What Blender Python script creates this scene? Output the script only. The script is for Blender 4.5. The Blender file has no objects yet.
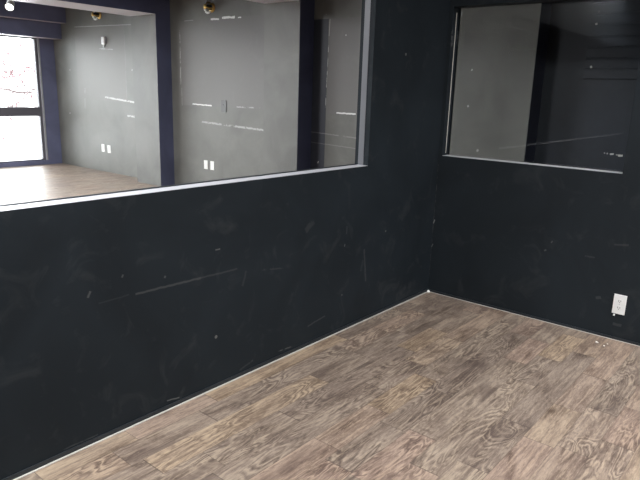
import bpy, bmesh, math, random
from mathutils import Vector, Matrix

# ------------------------------------------------------------------ camera
sc = bpy.context.scene
COL = sc.collection
cam_d = bpy.data.cameras.new('camera')
cam = bpy.data.objects.new('camera', cam_d)
COL.objects.link(cam)
R_ = Vector((0.76858103, 0.63901961, 0.0306126))
U_ = Vector((-0.17586273, 0.16502739, 0.97048352))
F_ = Vector((-0.61510608, 0.75127884, -0.23921665))
m = Matrix.Identity(4)
for i in range(3):
    m[i][0], m[i][1], m[i][2] = R_[i], U_[i], -F_[i]
m[0][3], m[1][3], m[2][3] = 2.11693, -3.90643, 1.45
cam.matrix_world = m
cam_d.sensor_width = 36.0
cam_d.lens = 33.6966
cam_d.clip_start = 0.02
sc.camera = cam

# ------------------------------------------------------------------ sky, lamps, exposure
SKY = 15.0
w = bpy.data.worlds.new('world')
sc.world = w
w.use_nodes = True
bg = w.node_tree.nodes['Background']
bg.inputs['Color'].default_value = (0.93, 0.97, 1.0, 1)
bg.inputs['Strength'].default_value = SKY

sc.view_settings.view_transform = 'Standard'
sc.view_settings.look = 'None'
sc.view_settings.gamma = 1.0
sc.view_settings.use_curve_mapping = False
sc.view_settings.exposure = 0.0
sc.cycles.use_denoising = True
sc.cycles.max_bounces = 10
sc.cycles.transparent_max_bounces = 16
sc.cycles.sample_clamp_indirect = 25.0


def area(name, loc, rot, sx, sy, energy, color, portal=False):
    d = bpy.data.lights.new(name, 'AREA')
    d.shape = 'RECTANGLE'
    d.size, d.size_y = sx, sy
    d.energy = energy
    d.color = color
    if portal:
        d.cycles.is_portal = True
    o = bpy.data.objects.new(name, d)
    o.location = loc
    o.rotation_euler = rot
    COL.objects.link(o)
    return o


WARM, COOL = (.99, 1.0, 1.01), (.95, .97, 1.0)
LAMPS = [(.36, -3.75, 115.0, WARM), (2.9, -4.3, 50.0, WARM), (3.3, -.66, 175.0, WARM),  # near room: unseen lamps, placed to grade its walls
         (-1.6, -2.6, 65.0, COOL), (-4.35, -1.7, 195.0, COOL), (-7.3, -1.2, 105.0, COOL)]  # hall: unseen lamps, added to fill in its dim side
for lx, ly, le, lc in LAMPS:
    area('unseen_lamp_light', (lx, ly, 2.66), (0, 0, 0), 0.55, 1.15, le, lc)
# daylight portal in the hall's glazed end wall
area('daylight_portal', (-8.93, -3.1, 1.15), (0, math.radians(-90), 0), 2.2, 8.9, 1, (1, 1, 1), True)


# ------------------------------------------------------------------ node helpers
class N:
    def __init__(s, name):
        s.m = bpy.data.materials.new(name)
        s.m.use_nodes = True
        s.t = s.m.node_tree
        s.t.nodes.clear()
        s.out = s.t.nodes.new('ShaderNodeOutputMaterial')

    def n(s, kind, **kw):
        o = s.t.nodes.new('ShaderNode' + kind)
        for k, v in kw.items():
            setattr(o, k, v)
        return o

    def set(s, sock, v):
        if hasattr(v, 'links') or isinstance(v, bpy.types.NodeSocket):
            s.t.links.new(v, sock)
        else:
            sock.default_value = v

    def math(s, op, a, b=None, c=None, clamp=False):
        o = s.n('Math', operation=op, use_clamp=clamp)
        s.set(o.inputs[0], a)
        if b is not None:
            s.set(o.inputs[1], b)
        if c is not None:
            s.set(o.inputs[2], c)
        return o.outputs[0]

    def mix(s, f, a, b, blend='MIX'):
        o = s.n('Mix', data_type='RGBA', blend_type=blend)
        s.set(o.inputs[0], f)
        s.set(o.inputs[6], a)
        s.set(o.inputs[7], b)
        return o.outputs[2]

    def ramp(s, f, lo, hi):
        o = s.n('MapRange', clamp=True)
        s.set(o.inputs[0], f)
        o.inputs[1].default_value = lo
        o.inputs[2].default_value = hi
        return o.outputs[0]

    def cramp(s, f, stops):
        o = s.n('ValToRGB')
        e = o.color_ramp.elements
        while len(e) < len(stops):
            e.new(0.5)
        for el, (p, c) in zip(e, stops):
            el.position = p
            el.color = (*c, 1)
        s.set(o.inputs[0], f)
        return o.outputs[0]

    def noise(s, vec, scale, detail=3, rough=.5, dist=0.0):
        o = s.n('TexNoise')
        s.set(o.inputs['Vector'], vec)
        o.inputs['Scale'].default_value = scale
        o.inputs['Detail'].default_value = detail
        o.inputs['Roughness'].default_value = rough
        o.inputs['Distortion'].default_value = dist
        return o.outputs[0]

    def pos(s):
        g = s.n('NewGeometry')
        sp = s.n('SeparateXYZ')
        s.t.links.new(g.outputs['Position'], sp.inputs[0])
        return g.outputs['Position'], sp.outputs

    def xyz(s, x, y, z):
        o = s.n('CombineXYZ')
        for i, v in enumerate((x, y, z)):
            s.set(o.inputs[i], v)
        return o.outputs[0]

    def principled(s, color, rough, metal=0.0, spec=.5, normal=None, **kw):
        b = s.n('BsdfPrincipled')
        s.set(b.inputs['Base Color'], color)
        s.set(b.inputs['Roughness'], rough)
        b.inputs['Metallic'].default_value = metal
        s.set(b.inputs['Specular IOR Level'], spec)
        if normal is not None:
            s.t.links.new(normal, b.inputs['Normal'])
        for k, v in kw.items():
            s.set(b.inputs[k], v)
        s.t.links.new(b.outputs[0], s.out.inputs[0])
        return b

    def bump(s, h, strength, dist):
        b = s.n('Bump')
        b.inputs['Strength'].default_value = strength
        b.inputs['Distance'].default_value = dist
        s.set(b.inputs['Height'], h)
        return b.outputs[0]


def simple(name, col, rough=.5, metal=0.0, spec=.5):
    k = N(name)
    p, _ = k.pos()
    v = k.noise(p, 40, 2)
    c = k.mix(k.math('MULTIPLY', v, .25), (*col, 1), (*[x * .8 for x in col], 1))
    k.principled(c, rough, metal, spec)
    return k.m


def paint(name, base, rough, axes, scars, scuff=.6, spec=.5, patches=(), smudge=.5):
    """black wall paint; scars = (a0, b0, a1, b1, halfwidth, strength, patchiness) in wall axes"""
    k = N(name)
    P, s = k.pos()
    A, B = s[axes[0]], s[axes[1]]
    big = k.noise(P, 1.7, 4, .55, .6)
    mid = k.noise(P, 6.0, 5, .6, 1.0)
    fine = k.noise(P, 42, 3, .6)
    st = k.noise(k.xyz(k.math('MULTIPLY', s[0], 9), k.math('MULTIPLY', s[1], 9), k.math('MULTIPLY', s[2], .7)), 1, 4, .6)
    col = k.mix(k.ramp(big, .35, .7), (*base, 1), (*[c * 1.45 for c in base], 1))
    for (a0, b0, a1, b1, c) in patches:
        m1 = k.math('MULTIPLY', k.math('GREATER_THAN', A, a0), k.math('LESS_THAN', A, a1))
        m2 = k.math('MULTIPLY', k.math('GREATER_THAN', B, b0), k.math('LESS_THAN', B, b1))
        col = k.mix(k.math('MULTIPLY', m1, m2), col, (*c, 1))
    # vague rubbed smudges
    sm = k.math('MULTIPLY', k.ramp(mid, .56, .8), scuff * .05)
    col = k.mix(sm, col, (.6, .6, .58, 1))
    # sparse specks where the paint is knocked off
    vo = k.n('TexVoronoi', feature='F1')
    k.set(vo.inputs['Vector'], P)
    vo.inputs['Scale'].default_value = 4.0
    near = k.math('LESS_THAN', vo.outputs['Distance'], .035)
    sepc = k.n('SeparateColor')
    k.t.links.new(vo.outputs['Color'], sepc.inputs[0])
    pick = k.math('GREATER_THAN', sepc.outputs[0], .82)
    col = k.mix(k.math('MULTIPLY', k.math('MULTIPLY', near, pick), .35 * scuff), col, (.55, .55, .52, 1))
    wob = k.math('MULTIPLY', k.math('SUBTRACT', k.noise(P, 25, 2), .5), .02)
    for (a0, b0, a1, b1, hw, strn, pat) in scars:
        L = math.hypot(a1 - a0, b1 - b0)
        ux, uy = (a1 - a0) / L, (b1 - b0) / L
        da, db = k.math('SUBTRACT', A, a0), k.math('SUBTRACT', B, b0)
        t = k.math('ADD', k.math('MULTIPLY', da, ux), k.math('MULTIPLY', db, uy))
        q = k.math('ADD', k.math('MULTIPLY', da, -uy), k.math('MULTIPLY', db, ux))
        q = k.math('ABSOLUTE', k.math('ADD', q, k.math('MULTIPLY', wob, min(1.0, hw * 80))))
        inside = k.math('MULTIPLY', k.math('GREATER_THAN', t, 0.0), k.math('LESS_THAN', t, L))
        line = k.math('SUBTRACT', 1.0, k.math('DIVIDE', q, hw), clamp=True)
        line = k.math('MULTIPLY', line, 2.5, clamp=True)
        mk = k.math('MULTIPLY', inside, line)
        if pat > 0:
            nz = k.noise(P, 17, 3, .6)
            mk = k.math('MULTIPLY', mk, k.ramp(nz, pat - .05, pat + .05))
        col = k.mix(k.math('MULTIPLY', mk, strn), col, (.8, .8, .77, 1))
    h = k.math('ADD', k.math('MULTIPLY', fine, .4), mid)
    r = k.math('ADD', rough - .05, k.math('ADD', k.math('MULTIPLY', st, .08 * smudge * 2), k.math('MULTIPLY', big, .04)))
    k.principled(col, r, 0, spec, k.bump(h, .12, .004))
    return k.m


BLK = (.0108, .0145, .0182)
G = 1.73   # the far wall's plane
SC_LEFT = [
    (-2.71, .600, -2.57, .603, .004, .05, 0), (-2.54, .598, -2.19, .592, .006, .16, 0), (-2.19, .592, -1.96, .588, .005, .10, .35),
    (-2.754, .635, -2.742, .66, .006, .22, 0), (-2.10, .711, -2.07, .71, .004, .35, 0), (-1.085, .545, -1.08, .56, .005, .35, 0),
    (-1.067, .62, -1.067, .67, .005, .12, 0), (-.875, .49, -.84, .27, .009, .10, .3), (-1.09, .232, -1.088, .242, .006, .3, 0),
    (-1.45, .70, -1.38, .745, .02, .07, .35), (-2.60, .685, -2.595, .697, .005, .22, 0), (-2.391, .636, -2.387, .646, .006, .25, 0),
    (-1.41, .122, -1.25, .145, .005, .12, .3), (-1.925, .49, -1.90, .565, .008, .07, .3), (-1.79, .546, -1.61, .52, .005, .10, .45),
    (-2.40, .044, -2.33, .034, .004, .4, 0), (-1.75, .05, -1.55, .04, .004, .3, .5), (-2.9, .03, -2.75, .03, .004, .15, .4), (-1.95, .035, -1.85, .06, .006, .10, .4),
    (-.45, .05, -.25, .10, .05, .04, .45), (-.9, .35, -.88, .42, .012, .05, .4)]
SC_RIGHT = [(.001, .53, .012, .56, .006, .5, 0), (.002, .35, .012, .375, .005, .25, 0), (0.0, .1, .006, .97, .003, .12, .5),
            (.834, .48, .846, .49, .006, .16, 0), (.872, .54, .88, .555, .005, .16, 0), (1.09, .495, 1.15, .497, .006, .06, .4),
            (1.19, .24, 1.22, .25, .01, .08, 0), (1.31, .10, 1.36, .10, .012, .07, .3), (1.25, .6, 1.33, .61, .007, .06, 0),
            (.045, 1.45, .03, 1.9, .004, .25, .5)]
SC_FAR = [
    (-7.25, 1.262, -6.25, 1.195, .016, .55, .42), (-7.87, 1.40, -7.91, 1.05, .008, .35, .45), (-8.345, 1.69, -8.33, 1.705, .012, .6, 0),
    (-6.44, 1.69, -6.42, 1.71, .012, .6, 0), (-8.45, .94, -8.43, .955, .012, .6, 0), (-6.62, .985, -5.87, .968, .018, .6, .5),
    (-8.1, 2.41, -6.25, 2.375, .008, .3, .35), (-6.60, 2.30, -6.61, 1.2, .006, .10, .4), (-7.35, 2.04, -6.95, 2.02, .008, .4, .45),
    (-4.95, 1.232, -4.53, 1.222, .010, .9, 0), (-4.02, 1.225, -3.53, 1.231, .010, .3, .5), (-4.75, .99, -3.0, .93, .016, .32, .45),
    (-4.53, 2.365, -4.36, 2.36, .014, .9, .3), (-4.30, 2.372, -4.05, 2.368, .017, .95, .36), (-3.99, 2.36, -3.93, 2.36, .010, .9, 0), (-5.1, 2.37, -4.9, 2.37, .006, .4, .3),
    (-5.205, 2.25, -5.21, 1.5, .010, .4, .5), (-5.19, 1.45, -5.19, 1.2, .006, .25, .4),
    (-2.452, 2.27, -2.47, 1.65, .005, .42, .5), (-2.47, 1.65, -2.482, 1.15, .005, .4, .55),
    (-2.31, 1.222, -2.03, 1.222, .010, .85, .25), (-2.22, 2.08, -2.21, 2.09, .009, .5, 0), (-2.82, 2.10, -2.805, 2.11, .009, .4, 0),
    (-2.80, .971, -2.72, .972, .006, .3, 0), (-2.7, .98, -1.95, .95, .008, .12, .4), (-2.8, .86, -1.95, .83, .006, .10, .3), (-2.575, .61, -2.56, .635, .008, .5, 0),
    (.672, 1.013, .682, 1.012, .006, .6, 0), (.695, 1.011, .705, 1.011, .007, .6, 0), (.722, 1.006, .752, 1.012, .008, .95, 0), (.77, 1.006, .80, 1.003, .006, .6, 0), (.79, 1.002, .825, 1.003, .012, 1.0, 0)]
SC_LEFT = [t[:5] + (t[5] * .27, t[6]) for t in SC_LEFT]
SC_RIGHT = [t[:5] + (t[5] * .4, t[6]) for t in SC_RIGHT]
M_LEFT = paint('black_paint_left', BLK, .58, (1, 2), SC_LEFT, .6, spec=.16)
M_RIGHT = paint('black_paint_right', BLK, .58, (0, 2), SC_RIGHT, .5, spec=.2)
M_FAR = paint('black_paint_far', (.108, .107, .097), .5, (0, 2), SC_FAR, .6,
              patches=[(-8.1, 1.21, -6.6, 2.38, (.140, .134, .124)), (-5.2, 1.21, -3.5, 2.37, (.140, .134, .127)), (-2.45, 1.21, -1.0, 2.27, (.140, .134, .127)), (-2.70, 0.0, -2.47, 2.27, (.034, .037, .048))])  # last patch: shade beside the second pier, painted in as a dark strip
M_CORR = paint('corridor_shade_paint', (.026, .031, .043), .48, (0, 2), SC_FAR[-5:] + [(.468, 1.73, .482, 1.738, .012, .9, 0), (.43, 1.74, .44, 1.745, .005, .5, 0), (.462, 2.083, .48, 2.088, .009, .9, 0)], .5)  # darker copy of the hall wall's paint, with its shade painted in
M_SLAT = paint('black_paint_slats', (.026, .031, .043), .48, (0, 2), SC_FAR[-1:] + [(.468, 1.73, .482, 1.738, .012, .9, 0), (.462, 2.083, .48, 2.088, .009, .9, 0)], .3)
M_BLACK = paint('black_paint_plain', BLK, .42, (1, 2), [], .3)
M_PIER = paint('black_paint_pier', (.106, .105, .097), .5, (0, 2), [(-.525, 1.69, -.515, 1.705, .007, .7, 0), (-.535, 1.36, -.52, 1.37, .01, .4, 0), (-.66, 1.24, -.645, 1.255, .008, .6, 0), (-.4, .95, -.38, .965, .012, .3, 0)], .5)
M_NAVY = paint('blue_black_haze_shade', (.080, .088, .150), .42, (1, 2), [], .4)  # lens haze over the dark beams and pier sides, put into the colour
M_END = paint('blue_grey_haze', (.115, .125, .200), .42, (1, 2), [], .4)  # lens haze over the end wall, painted in as lighter blue-grey
M_CEIL = paint('ceiling_black_paint', (.02, .02, .024), .6, (0, 1), [], .2)


def floor_mat():
    k = N('wood_laminate')
    P, s = k.pos()
    W = .135
    xr = k.math('DIVIDE', k.math('ADD', s[0], 20.0), W)
    row = k.math('FLOOR', xr)
    fx = k.math('FRACT', xr)
    wn = k.n('TexWhiteNoise', noise_dimensions='1D')
    k.set(wn.inputs['W'], row)
    yy = k.math('ADD', k.math('ADD', s[1], 30.0), k.math('MULTIPLY', wn.outputs[0], 7.3))
    yl = k.math('DIVIDE', yy, .62)
    # uneven block lengths
    yl2 = k.math('ADD', yl, k.math('MULTIPLY', k.math('SINE', k.math('MULTIPLY', yl, 2.1)), .34))
    blk = k.math('FLOOR', yl2)
    fy = k.math('FRACT', yl2)
    wn2 = k.n('TexWhiteNoise', noise_dimensions='3D')
    k.set(wn2.inputs['Vector'], k.xyz(row, blk, 3.7))
    sc_ = k.n('SeparateColor')
    k.t.links.new(wn2.outputs['Color'], sc_.inputs[0])
    r1, r2, r3 = sc_.outputs[0], sc_.outputs[1], sc_.outputs[2]
    ox, oy = k.math('MULTIPLY', r1, 40), k.math('MULTIPLY', r2, 40)
    # cathedral grain = contour lines of a stretched noise field, new for each block
    gv = k.xyz(k.math('ADD', k.math('MULTIPLY', s[0], 8.5), ox), k.math('ADD', k.math('MULTIPLY', s[1], 2.0), oy), 0.0)
    field = k.noise(gv, 1.0, 3, .5, .6)
    ring = k.math('SINE', k.math('MULTIPLY', field, 95))
    ring = k.math('ADD', k.math('MULTIPLY', ring, .5), .5)
    ringp = k.math('POWER', ring, 3.0)
    sv = k.xyz(k.math('ADD', k.math('MULTIPLY', s[0], 75), ox), k.math('ADD', k.math('MULTIPLY', s[1], 4.0), oy), 0.0)
    streak = k.noise(sv, 1.0, 4, .65, .35)
    bv = k.xyz(k.math('ADD', k.math('MULTIPLY', s[0], 11), oy), k.math('ADD', k.math('MULTIPLY', s[1], 3.2), ox), 0.0)
    blot = k.noise(bv, 1.0, 4, .6, .8)
    dk0 = k.noise(k.xyz(k.math('MULTIPLY', s[0], 9), k.math('MULTIPLY', s[1], 4), 2.0), 1.0, 3, .6, .5)
    swirl = k.math('MULTIPLY', k.math('ADD', k.math('MULTIPLY', k.ramp(r1, .35, .5), .75), .2), k.ramp(dk0, .38, .6))
    fv = k.xyz(k.math('ADD', k.math('MULTIPLY', s[0], 230), oy), k.math('ADD', k.math('MULTIPLY', s[1], 34.0), ox), 0.0)
    fine = k.noise(fv, 1.0, 3, .6, .8)
    c = k.cramp(blot, [(.28, (.135, .100, .086)), (.43, (.30, .242, .212)), (.56, (.41, .342, .30)), (.78, (.60, .515, .44))])
    # light scraped streaks
    c = k.mix(k.math('MULTIPLY', k.ramp(streak, .50, .68), .65), c, (.66, .56, .46, 1))
    c = k.mix(k.math('MULTIPLY', k.ramp(streak, .48, .30), .65), c, (.17, .13, .118, 1))
    c = k.mix(k.math('MULTIPLY', ringp, k.math('MULTIPLY', swirl, .8)), c, (.15, .115, .105, 1))
    c = k.mix(k.math('MULTIPLY', k.math('MULTIPLY', k.ramp(ring, .3, .0), swirl), .55), c, (.70, .60, .49, 1))
    c = k.mix(k.math('MULTIPLY', k.ramp(fine, .54, .70), .42), c, (.72, .63, .54, 1))
    c = k.mix(k.math('MULTIPLY', k.ramp(fine, .46, .32), .42), c, (.14, .105, .095, 1))
    # long dark smoky patches
    dk = k.noise(k.xyz(k.math('ADD', k.math('MULTIPLY', s[0], 7.5), ox), k.math('ADD', k.math('MULTIPLY', s[1], 2.4), oy), 5.0), 1.0, 2, .5, .4)
    c = k.mix(k.math('MULTIPLY', k.ramp(dk, .57, .70), .6), c, (.15, .115, .108, 1))
    # knots
    vo = k.n('TexVoronoi', feature='F1')
    k.set(vo.inputs['Vector'], k.xyz(k.math('MULTIPLY', s[0], 3.2), k.math('MULTIPLY', s[1], 1.8), 0.0))
    vo.inputs['Scale'].default_value = 1.0
    kn = k.ramp(k.math('ADD', vo.outputs['Distance'], k.math('MULTIPLY', streak, .06)), .12, .045)
    c = k.mix(k.math('MULTIPLY', kn, .7), c, (.075, .048, .038, 1))
    # each block its own tone: some darker grey, some creamy, some pinkish
    tone = k.cramp(r3, [(.0, (.76, .74, .75)), (.15, (.92, .91, .91)), (.5, (1.0, .99, .97)), (.72, (1.05, .97, .96)), (.92, (1.07, 1.03, .96)), (1.0, (1.18, 1.11, .98))])
    c = k.mix(1.0, c, tone, 'MULTIPLY')
    c = k.mix(1.0, c, (.67, .635, .58, 1), 'MULTIPLY')
    # seams
    ex = k.math('MINIMUM', fx, k.math('SUBTRACT', 1.0, fx))
    sx = k.math('LESS_THAN', ex, .012)
    ey = k.math('MINIMUM', fy, k.math('SUBTRACT', 1.0, fy))
    sy = k.math('LESS_THAN', ey, .0035)
    seam = k.math('MAXIMUM', k.math('MULTIPLY', sx, .36), k.math('MULTIPLY', sy, .6))
    c = k.mix(seam, c, (.06, .045, .04, 1))
    hgt = k.math('SUBTRACT', k.math('ADD', k.math('MULTIPLY', streak, .6), k.math('MULTIPLY', ring, .25)), seam)
    rr = k.math('ADD', .36, k.math('MULTIPLY', streak, .12))
    k.principled(c, rr, 0, .5, k.bump(hgt, .25, .002))
    return k.m


M_FLOOR = floor_mat()
M_WHITE = simple('white_plastic', (.87, .87, .86), .4)
M_SLOT = simple('outlet_slots', (.12, .12, .12), .6)
M_CREAM = simple('old_white_plate', (.80, .80, .76), .45)
M_PLATE = simple('painted_over_plate', (.075, .075, .072), .4)
M_BRASS = simple('brass', (.62, .40, .14), .3, 1.0)
M_DARKMETAL = simple('dark_metal', (.03, .03, .032), .4)
M_CAULK = simple('caulk_bead', (.52, .50, .46), .5)
M_LEDGE = simple('pale_ledge_paint', (.46, .46, .49), .35)
M_LEDGEGREY = simple('grey_ledge_paint', (.62, .62, .65), .35)
M_UNDER = simple('beam_underside_bounce', (.50, .46, .49), .4)
M_JAMB = simple('grey_jamb_sheen', (.15, .155, .17), .35)
M_BEADDARK = simple('glazing_channel', (.012, .012, .014), .4)
M_FRAME = simple('window_frame_grey', (.11, .105, .12), .4)
M_FRAMELIGHT = simple('window_stop_aluminium', (.55, .55, .58), .35, .6)
M_CHIP = simple('white_paint_chip', (.85, .84, .80), .7)
M_BARK = simple('pinkish_bark', (.10, .075, .075), .9)
M_BUD = simple('red_bud_leaves', (.13, .070, .075), .8)
M_GROUND = simple('pale_pavement', (.55, .55, .55), .9)


def glass_mat(name):
    k = N(name)
    tr = k.n('BsdfTransparent')
    tr.inputs[0].default_value = (.97, .98, .975, 1)
    gl = k.n('BsdfGlossy')
    gl.inputs['Roughness'].default_value = .01
    fr = k.n('Fresnel')
    fr.inputs[0].default_value = 1.45
    mx = k.n('MixShader')
    k.t.links.new(k.math('MULTIPLY', fr.outputs[0], .8), mx.inputs[0])
    k.t.links.new(tr.outputs[0], mx.inputs[1])
    k.t.links.new(gl.outputs[0], mx.inputs[2])
    k.t.links.new(mx.outputs[0], k.out.inputs[0])
    return k.m


M_GLASS = glass_mat('clear_glass')


def emit_mat(name, col, s):
    k = N(name)
    e = k.n('Emission')
    e.inputs[0].default_value = (*col, 1)
    e.inputs[1].default_value = s
    k.t.links.new(e.outputs[0], k.out.inputs[0])
    return k.m


M_LED = emit_mat('lamp_lens', (1, .97, .92), 6)


# ------------------------------------------------------------------ mesh helpers
def box(bm, lo, hi, bev=0.0):
    vs = [bm.verts.new((x, y, z)) for x in (lo[0], hi[0]) for y in (lo[1], hi[1]) for z in (lo[2], hi[2])]
    fs = [bm.faces.new([vs[i] for i in f]) for f in ((0, 1, 3, 2), (4, 6, 7, 5), (0, 4, 5, 1), (2, 3, 7, 6), (0, 2, 6, 4), (1, 5, 7, 3))]
    if bev:
        es = {e for f in fs for e in f.edges}
        bmesh.ops.bevel(bm, geom=list(es), offset=bev, segments=2, affect='EDGES', profile=.6)


def lathe(bm, c, axis, prof, n=20):
    """prof: (radius, distance along axis) rings, closed at both ends"""
    ax = Vector(axis).normalized()
    a = ax.orthogonal().normalized()
    b = ax.cross(a)
    rings = []
    for (r, t) in prof:
        rings.append([bm.verts.new(Vector(c) + ax * t + (a * math.cos(2 * math.pi * i / n) + b * math.sin(2 * math.pi * i / n)) * r) for i in range(n)])
    for p, q in zip(rings, rings[1:]):
        for i in range(n):
            bm.faces.new((p[i], p[(i + 1) % n], q[(i + 1) % n], q[i]))
    bm.faces.new(rings[0])
    bm.faces.new(rings[-1])


def tube(bm, pts, rad, n=6):
    rings = []
    for i, p in enumerate(pts):
        p = Vector(p)
        d = (Vector(pts[min(i + 1, len(pts) - 1)]) - Vector(pts[max(i - 1, 0)])).normalized()
        a = d.orthogonal().normalized()
        b = d.cross(a)
        r = rad[i] if isinstance(rad, (list, tuple)) else rad
        rings.append([bm.verts.new(p + (a * math.cos(2 * math.pi * j / n) + b * math.sin(2 * math.pi * j / n)) * r) for j in range(n)])
    for p, q in zip(rings, rings[1:]):
        for j in range(n):
            bm.faces.new((p[j], p[(j + 1) % n], q[(j + 1) % n], q[j]))
    bm.faces.new(rings[0])
    bm.faces.new(rings[-1])


def obj(name, bm, mat, parent=None, smooth=False, loc=None):
    bmesh.ops.recalc_face_normals(bm, faces=bm.faces)
    me = bpy.data.meshes.new(name)
    bm.to_mesh(me)
    bm.free()
    me.materials.append(mat)
    if smooth:
        for p in me.polygons:
            p.use_smooth = True
    o = bpy.data.objects.new(name, me)
    COL.objects.link(o)
    if parent is not None:
        o.parent = parent
    if loc is not None:
        o.location = loc
    return o


def struct(name, bm, mat, parent=None):
    o = obj(name, bm, mat, parent)
    if parent is None:
        o['kind'] = 'structure'
    return o


def thing(name, label, cat, loc, group=None):
    o = bpy.data.objects.new(name, None)
    o.empty_display_size = .05
    o.location = loc
    COL.objects.link(o)
    tag(o, label, cat, group)
    return o


def tag(o, label, cat, group=None):
    o['label'] = label
    o['category'] = cat
    if group:
        o['group'] = group


def B():
    return bmesh.new()


def wall_grid(axis, t0, t1, a_cuts, z_cuts, holes):
    """one wall as a single skin: cells a_cuts x z_cuts, holes = set of (i, j) left open; thickness t0..t1 along axis (0 = x, 1 = y)"""
    bm = B()
    V = {}

    def v(i, j, t):
        if (i, j, t) not in V:
            co = (t, a_cuts[i], z_cuts[j]) if axis == 0 else (a_cuts[i], t, z_cuts[j])
            V[(i, j, t)] = bm.verts.new(co)
        return V[(i, j, t)]
    na, nz = len(a_cuts) - 1, len(z_cuts) - 1
    solid = {(i, j) for i in range(na) for j in range(nz)} - set(holes)
    for (i, j) in solid:
        for t in (t0, t1):
            bm.faces.new([v(i, j, t), v(i + 1, j, t), v(i + 1, j + 1, t), v(i, j + 1, t)])
        for (di, dj, e0, e1) in ((-1, 0, (i, j), (i, j + 1)), (1, 0, (i + 1, j), (i + 1, j + 1)), (0, -1, (i, j), (i + 1, j)), (0, 1, (i, j + 1), (i + 1, j + 1))):
            if (i + di, j + dj) not in solid:
                bm.faces.new([v(*e0, t0), v(*e1, t0), v(*e1, t1), v(*e0, t1)])
    return bm


# ------------------------------------------------------------------ the setting
CH = 2.75
bm = B(); box(bm, (-9.0, -9.3, -.12), (4.4, 1.9, 0)); struct('floor', bm, M_FLOOR)
bm = B(); box(bm, (-9.0, -9.3, CH), (4.4, 1.9, CH + .12)); struct('ceiling', bm, M_CEIL)

# left wall of the near room, with its long glazed opening
bm = wall_grid(0, -.10, 0.0, [-5.6, -5.0, -.88, .10], [0, 1.02, 2.12, CH], {(1, 1)})
struct('wall_left', bm, M_LEFT)
# right wall of the near room
bm = wall_grid(1, 0.0, .11, [0.0, .03, 1.235, 4.2], [0, 1.033, 2.045, CH], {(1, 1)})
struct('wall_right', bm, M_RIGHT)
# walls behind the camera
bm = B(); box(bm, (-.18, -5.72, 0), (4.32, -5.6, CH)); struct('wall_rear', bm, M_BLACK)
bm = B(); box(bm, (4.2, -5.6, 0), (4.32, G + .12, CH)); struct('wall_side', bm, M_BLACK)
# the hall's long wall
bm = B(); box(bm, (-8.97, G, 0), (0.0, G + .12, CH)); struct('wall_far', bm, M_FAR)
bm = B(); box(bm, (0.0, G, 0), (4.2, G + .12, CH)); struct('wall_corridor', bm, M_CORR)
# the hall's end wall with its floor-to-head window
WX = -8.85
bm = wall_grid(0, WX - .12, WX, [-9.2, -7.6, 1.46, G], [0, .08, 2.23, CH], {(1, 1)})
struct('wall_end', bm, M_END)
# the hall's street front, out of the picture
bm = B(); box(bm, (-8.97, -9.2, 0), (4.32, -9.08, CH))
struct('wall_front', bm, M_BLACK)
bm = B(); box(bm, (-.18, -9.08, 0), (0, -5.72, CH)); struct('wall_hall', bm, M_BLACK)

def pale_under(o):  # light bounced off the floor, painted onto downward faces as a pale colour
    o.data.materials.append(M_UNDER)
    for p in o.data.polygons:
        if p.normal.z < -.9:
            p.material_index = 1


# stepped header above the end window
bm = B(); box(bm, (WX, -9.0, 2.225), (-8.55, G, 2.485)); box(bm, (WX, -9.0, 2.485), (-8.36, G, CH)); pale_under(struct('trim_1', bm, M_END))
# piers against the long wall and the beams they carry
for i, (x0, x1) in enumerate(((-6.03, -5.42), (-3.26, -2.69), (-.62, .07))):
    bm = B(); box(bm, (x0, 1.48, 0), (x1, G, CH)); o = struct('trim_%d' % (2 + i), bm, M_PIER)
    o.data.materials.append(M_NAVY)  # side faces get a darker, bluer colour: their shade painted in
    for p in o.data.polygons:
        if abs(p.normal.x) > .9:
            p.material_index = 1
for i, (x0, x1) in enumerate(((-6.03, -5.42), (-3.26, -2.69))):
    bm = B(); box(bm, (x0, -9.0, 2.452), (x1, 1.48, CH)); pale_under(struct('trim_%d' % (5 + i), bm, M_NAVY))

# black base strips with the pale line of the floor's edge
bm = B(); box(bm, (0, -5.6, 0), (.006, 0, .022), .002); struct('baseboard_left', bm, M_BLACK)
bm = B(); box(bm, (0, -.006, 0), (4.2, 0, .018), .002); struct('baseboard_right', bm, M_BLACK)
bm = B(); box(bm, (.006, -5.6, 0), (.014, -.006, .004), .001); struct('trim_7', bm, M_CAULK)
bm = B(); lathe(bm, (.012, -.014, 0), (0, 0, 1), [(.014, 0), (.011, .006), (.004, .016)], 8); struct('trim_12', bm, M_CHIP)
bm = B(); box(bm, (.006, -.012, 0), (4.2, -.006, .003), .001); struct('trim_8', bm, M_CAULK)

# ------------------------------------------------------------------ windows
# window_1: the bright end window, frame + transom + pane
w1 = thing('window_1', 'tall bright end window', 'window', (WX, -3.07, .08))
del w1['label'], w1['category']
w1['kind'] = 'structure'


def add(name, bm, mat, parent):
    bmesh.ops.translate(bm, verts=bm.verts, vec=-parent.location)
    return obj(name, bm, mat, parent)


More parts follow.
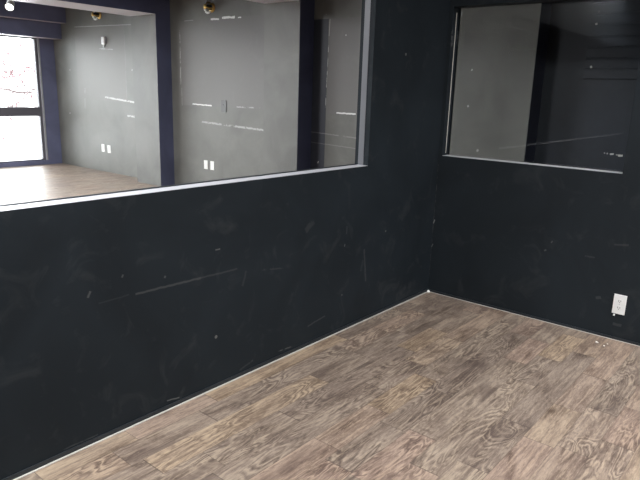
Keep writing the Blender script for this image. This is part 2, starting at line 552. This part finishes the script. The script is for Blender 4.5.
bm = B()
box(bm, (WX - .09, 1.385, .08), (WX - .02, 1.46, 2.23))
box(bm, (WX - .09, -7.6, .08), (WX - .02, 1.385, .10))
box(bm, (WX - .09, -7.6, 2.205), (WX - .02, 1.385, 2.23))
for y in (-7.6, -5.4, -3.2, -1.0):
    box(bm, (WX - .09, y, .10), (WX - .02, y + .075, 2.205))
add('window_frame', bm, M_FRAME, w1)
bm = B(); box(bm, (WX - .085, -7.525, .875), (WX - .01, 1.385, 1.035), .006); add('transom', bm, M_FRAME, w1)
bm = B(); box(bm, (WX - .02, 1.432, .08), (WX + .012, 1.462, 2.225), .003); add('window_stop', bm, M_FRAMELIGHT, w1)
bm = B(); box(bm, (WX - .062, -7.525, .10), (WX - .056, 1.385, 2.205)); add('window_pane', bm, M_GLASS, w1)

# ledge of the long opening in the left wall: dark groove, worn pale edge
bm = B(); box(bm, (-.112, -5.0, 1.0), (-.1, -.85, 1.023), .002); struct('trim_9', bm, M_BLACK)
bm = B(); box(bm, (-.076, -5.0, 1.02), (-.001, -.88, 1.0225), .001); struct('trim_10', bm, M_LEDGE)
bm = B(); box(bm, (-.075, -.8825, 1.0225), (-.035, -.88, 2.12), .001); struct('trim_11', bm, M_JAMB)  # window sheen on the black jamb, painted in as a grey strip

# window_2: glazing of the opening in the right wall
GY = .09
w2 = thing('window_2', '', '', (.63, GY, 1.033))
del w2['label'], w2['category']
w2['kind'] = 'structure'
bm = B(); box(bm, (.03, GY - .003, 1.033), (1.235, GY + .003, 2.045)); add('window_pane', bm, M_GLASS, w2)
bm = B(); box(bm, (.03, .003, 1.033), (1.235, .085, 1.0355), .001); add('sill_ledge', bm, M_LEDGEGREY, w2)
bm = B(); box(bm, (.03, .045, 1.05), (.033, .053, 2.01), .001); add('jamb_bead', bm, M_CAULK, w2)

# ------------------------------------------------------------------ things on the walls
# slatted panel seen through the right window
bm = B()
z = 1.635
while z < 2.62:
    box(bm, (.42, G - .022, z), (3.2, G - .008, z + .074), .003)
    z += .0885
box(bm, (.42, G - .008, 1.635), (3.2, G - .001, 2.62))
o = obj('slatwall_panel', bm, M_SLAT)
tag(o, 'black slatted panel with horizontal grooves, upper right behind the small window', 'wall panel')


def duplex(o, face, half_w=.0365, half_h=.0625, plate_mat=M_WHITE):
    """duplex receptacle facing -y, local origin at plate centre on the wall"""
    bm = B(); box(bm, (-half_w, -.007, -half_h), (half_w, 0, half_h), .0025); obj('cover_plate', bm, plate_mat, o)
    for s in (1, -1):
        bm = B()
        n = 18
        ring = []
        for i in range(n):
            a = 2 * math.pi * i / n
            ring.append((max(-.0145, min(.0145, .0175 * math.cos(a))), s * .0215 + .0145 * math.sin(a)))
        f = [bm.verts.new((x, -.0085, zz)) for x, zz in ring]
        g = [bm.verts.new((x, -.004, zz)) for x, zz in ring]
        bm.faces.new(f); bm.faces.new(g)
        for i in range(n):
            bm.faces.new((f[i], f[(i + 1) % n], g[(i + 1) % n], g[i]))
        rc = obj('receptacle', bm, face, o)
        for dx, hh in ((-.006, .0055), (.006, .0045)):
            bm = B(); box(bm, (dx - .0014, -.0092, s * .0215 + .002 - hh), (dx + .0014, -.0078, s * .0215 + .002 + hh)); obj('slot', bm, M_SLOT, rc)
        bm = B(); lathe(bm, (0, -.0092, s * .0215 - .0085), (0, 1, 0), [(.0024, 0), (.0024, .0014)], 12); obj('ground_hole', bm, M_SLOT, rc)
    bm = B(); lathe(bm, (0, -.0088, 0), (0, 1, 0), [(.0028, 0), (.0034, .0008), (.0034, .003)], 12); obj('screw', bm, M_FRAMELIGHT, o)


o = thing('wall_outlet', 'white double socket outlet low on the black wall under the small window', 'outlet', (1.331, 0, .233))
duplex(o, M_WHITE)
bm = B(); box(bm, (-.026, -.012, -.078), (-.016, 0, -.066), .003); t = obj('plug_tab', bm, M_WHITE, o)
t['label'] = 'tiny white lump under the plate'


def small_plate(x, zc, label, w_=.066, h_=.118):
    o = thing('wall_plate', label, 'wall plate', (x, G, zc), 'white wall plates low on the far wall')
    bm = B(); box(bm, (-w_ / 2, -.007, -h_ / 2), (w_ / 2, 0, h_ / 2), .0025); obj('cover_plate', bm, M_CREAM, o)
    bm = B(); box(bm, (-.0165, -.0095, -.033), (.0165, -.006, .033), .0015); obj('insert', bm, M_WHITE, o)
    for zz in (-.047, .047):
        bm = B(); lathe(bm, (0, -.0085, zz), (0, 1, 0), [(.0025, 0), (.003, .0008), (.003, .003)], 10); obj('screw', bm, M_FRAMELIGHT, o)


small_plate(-7.39, .405, 'left plate of the white pair nearest the bright end window', .09, .13)
small_plate(-7.205, .40, 'right plate of the white pair nearest the bright end window', .09, .13)
small_plate(-4.67, .385, 'left plate of the white pair between the two dark piers', .08, .125)
small_plate(-4.53, .385, 'right plate of the white pair between the two dark piers', .08, .125)

o = thing('switch_plate', 'grey painted-over switch plate at mid height between the two dark piers', 'wall plate', (-4.275, G, 1.225))
bm = B(); box(bm, (-.05, -.008, -.08), (.05, 0, .08), .003); obj('cover_plate', bm, M_PLATE, o)
bm = B(); lathe(bm, (-.005, -.012, .01), (0, 1, 0), [(.011, 0), (.014, .002), (.014, .006)], 14); obj('knob', bm, M_PLATE, o)

o = thing('wall_sensor', 'small white box high on the wall below the sprinkler near the end window', 'sensor', (-7.17, G, 2.16))
bm = B(); box(bm, (-.045, -.04, -.06), (.045, 0, .06), .012); obj('housing', bm, M_WHITE, o, True)
bm = B(); box(bm, (-.012, -.03, -.105), (.012, -.01, -.055), .004); obj('clip', bm, M_WHITE, o)


def sprinkler(x, zc, label):
    o = thing('sprinkler_head', label, 'sprinkler', (x, G, zc), 'brass sprinkler heads on the far wall')
    bm = B(); lathe(bm, (0, 0, 0), (0, -1, 0), [(.062, 0), (.062, .006), (.05, .018), (.035, .02)], 24); obj('escutcheon', bm, M_BRASS, o, True)
    bm = B(); lathe(bm, (0, 0, 0), (0, -1, 0), [(.036, .004), (.036, .05), (.028, .056), (.028, .10)], 16); obj('body', bm, M_DARKMETAL, o, True)
    bm = B()
    for a in (math.radians(70), math.radians(-20)):
        cx, cz = math.cos(a), math.sin(a)
        tube(bm, [(cx * .03, -.04, cz * .03), (cx * .06, -.055, cz * .06), (cx * .055, -.10, cz * .055), (cx * .012, -.125, cz * .012)], .012, 8)
    obj('frame_arms', bm, M_BRASS, o, True)
    # white half-round guard on the left and underneath
    bm = B()
    tube(bm, [(.07 * math.cos(math.radians(d)), -.07, .07 * math.sin(math.radians(d)) - .005) for d in range(110, 311, 20)], .014, 8)
    obj('guard', bm, M_WHITE, o, True)
    bm = B(); lathe(bm, (0, -.118, 0), (0, -1, 0), [(.03, 0), (.034, .004), (.034, .008), (.01, .012)], 14); obj('deflector', bm, M_BRASS, o, True)


sprinkler(-7.29, 2.56, 'brass sprinkler head in the bay nearest the bright end window')
sprinkler(-4.50, 2.51, 'brass sprinkler head on the wall between the two dark piers')

# spot lamp under the ceiling at the far upper left
o = thing('spot_lamp', 'white spot lamp hanging from the ceiling at the upper left', 'lamp', (-6.9, .14, CH - .09))
bm = B(); lathe(bm, (0, 0, 0), (0, 0, -1), [(.06, -.09), (.06, -.07), (.012, -.065), (.012, .13)], 18); obj('stem', bm, M_WHITE, o, True)
ax = Vector((.62, -.45, -.55)).normalized()
bm = B(); lathe(bm, Vector((0, 0, -.16)) - ax * .08, ax, [(.035, 0), (.05, .02), (.058, .15), (.052, .15), (.05, .135)], 20); obj('lamp_head', bm, M_WHITE, o, True)
bm = B(); lathe(bm, Vector((0, 0, -.16)) + ax * .052, ax, [(.049, 0), (.049, .006)], 20); obj('lens', bm, M_LED, o)

# unseen panels for the lamps above the frame; hall ones added as fill
for (lx, ly, _, _), where in zip(LAMPS, ('over the near room, close to the long opening', 'over the near room, behind the camera', 'over the near room, nearer the small window', 'added as fill in the hall bay beside the long opening',
                                         'added as fill in the hall bay between the two beams', 'added as fill in the hall bay by the bright end window')):
    o = thing('unseen_ceiling_light', 'unseen flat rectangular ceiling light ' + where, 'ceiling light', (lx, ly, CH))
    bm = B(); box(bm, (-.31, -.62, -.07), (.31, .62, 0), .01); obj('housing', bm, M_WHITE, o)

# bits dropped on the floor by the right wall
rnd = random.Random(4)


def chip(x, y, s, label):
    bm = B()
    n = 7
    top = []
    bot = []
    for i in range(n):
        a = 2 * math.pi * i / n
        rr = s * rnd.uniform(.6, 1.1)
        top.append(bm.verts.new((x + rr * math.cos(a), y + rr * .7 * math.sin(a), s * rnd.uniform(.35, .8))))
        bot.append(bm.verts.new((x + rr * math.cos(a) * 1.05, y + rr * .7 * math.sin(a) * 1.05, 0)))
    bm.faces.new(top); bm.faces.new(bot)
    for i in range(n):
        bm.faces.new((bot[i], bot[(i + 1) % n], top[(i + 1) % n], top[i]))
    o = obj('plaster_crumb', bm, M_CHIP)
    tag(o, label, 'debris', 'white crumbs on the floor under the outlet')


chip(1.266, -.13, .010, 'largest white plaster crumb on the floor left of the outlet')
chip(1.314, -.157, .0055, 'small white crumb on the floor nearer the camera')
chip(1.322, -.111, .0045, 'tiny white crumb on the floor nearer the black wall')

# ------------------------------------------------------------------ outside the end window
bm = B(); box(bm, (-60, -40, -.5), (-9.0, 40, -.35)); struct('ground', bm, M_GROUND)


def tree(x, y, seed, label, ht=6.0, first=None):
    rn = random.Random(seed)
    o = thing('bare_tree', label, 'tree', (x, y, -.35), 'trees outside the end window')
    bmT, bmB_, bmL = B(), B(), B()
    tube(bmT, [(0, 0, 0), (.05, .04, 1.1), (-.03, .1, 2.2), (.05, .1, 3.4), (0, .2, ht)], [.13, .10, .085, .06, .02], 8)

    def branch(p, d, L, r, lev):
        pts = [Vector(p)]
        dd = Vector(d).normalized()
        for _ in range(5):
            dd = (dd + Vector((rn.uniform(-.3, .3), rn.uniform(-.3, .3), rn.uniform(-.25, .2)))).normalized()
            pts.append(pts[-1] + dd * L / 5)
        tube(bmB_, pts, [r * (1 - .16 * i) for i in range(6)], 5)
        if lev < 2:
            for q in (2, 3, 4, 5):
                a = rn.uniform(0, 2 * math.pi)
                branch(pts[q], dd + Vector((math.cos(a), math.sin(a), rn.uniform(-.4, .5))) * .9, L * .55, r * .5, lev + 1)
        if lev >= 1:
            for q in pts[1:]:
                for _ in range(1):
                    c = q + Vector((rn.uniform(-.1, .1), rn.uniform(-.1, .1), rn.uniform(-.1, .1)))
                    s = rn.uniform(.018, .04)
                    vs = [bmL.verts.new(c + Vector(v) * s) for v in ((1, 0, 0), (0, 1, 0), (-1, 0, .2), (0, -1, .2), (0, 0, 1), (0, 0, -.8))]
                    for t in ((0, 1, 4), (1, 2, 4), (2, 3, 4), (3, 0, 4), (1, 0, 5), (2, 1, 5), (3, 2, 5), (0, 3, 5)):
                        bmL.faces.new([vs[i] for i in t])
    for i in range(10):
        z_ = .9 + i * .38
        a = rn.uniform(0, 2 * math.pi)
        branch((0, .08, z_), (math.cos(a) * .8, math.sin(a), rn.uniform(.0, .5)), rn.uniform(1.7, 2.6), .04, 0)
    for i in range(5):
        branch((0, .1, 1.0 + .32 * i), (rn.uniform(-.2, .2), 1, rn.uniform(.0, .25)), rn.uniform(1.2, 1.7), .03, 0)
    obj('trunk', bmT, M_BARK, o, True)
    obj('branches', bmB_, M_BARK, o, True)
    obj('buds', bmL, M_BUD, o)


tree(-13.2, 2.05, 11, 'bare budding tree outside the right pane of the end window')
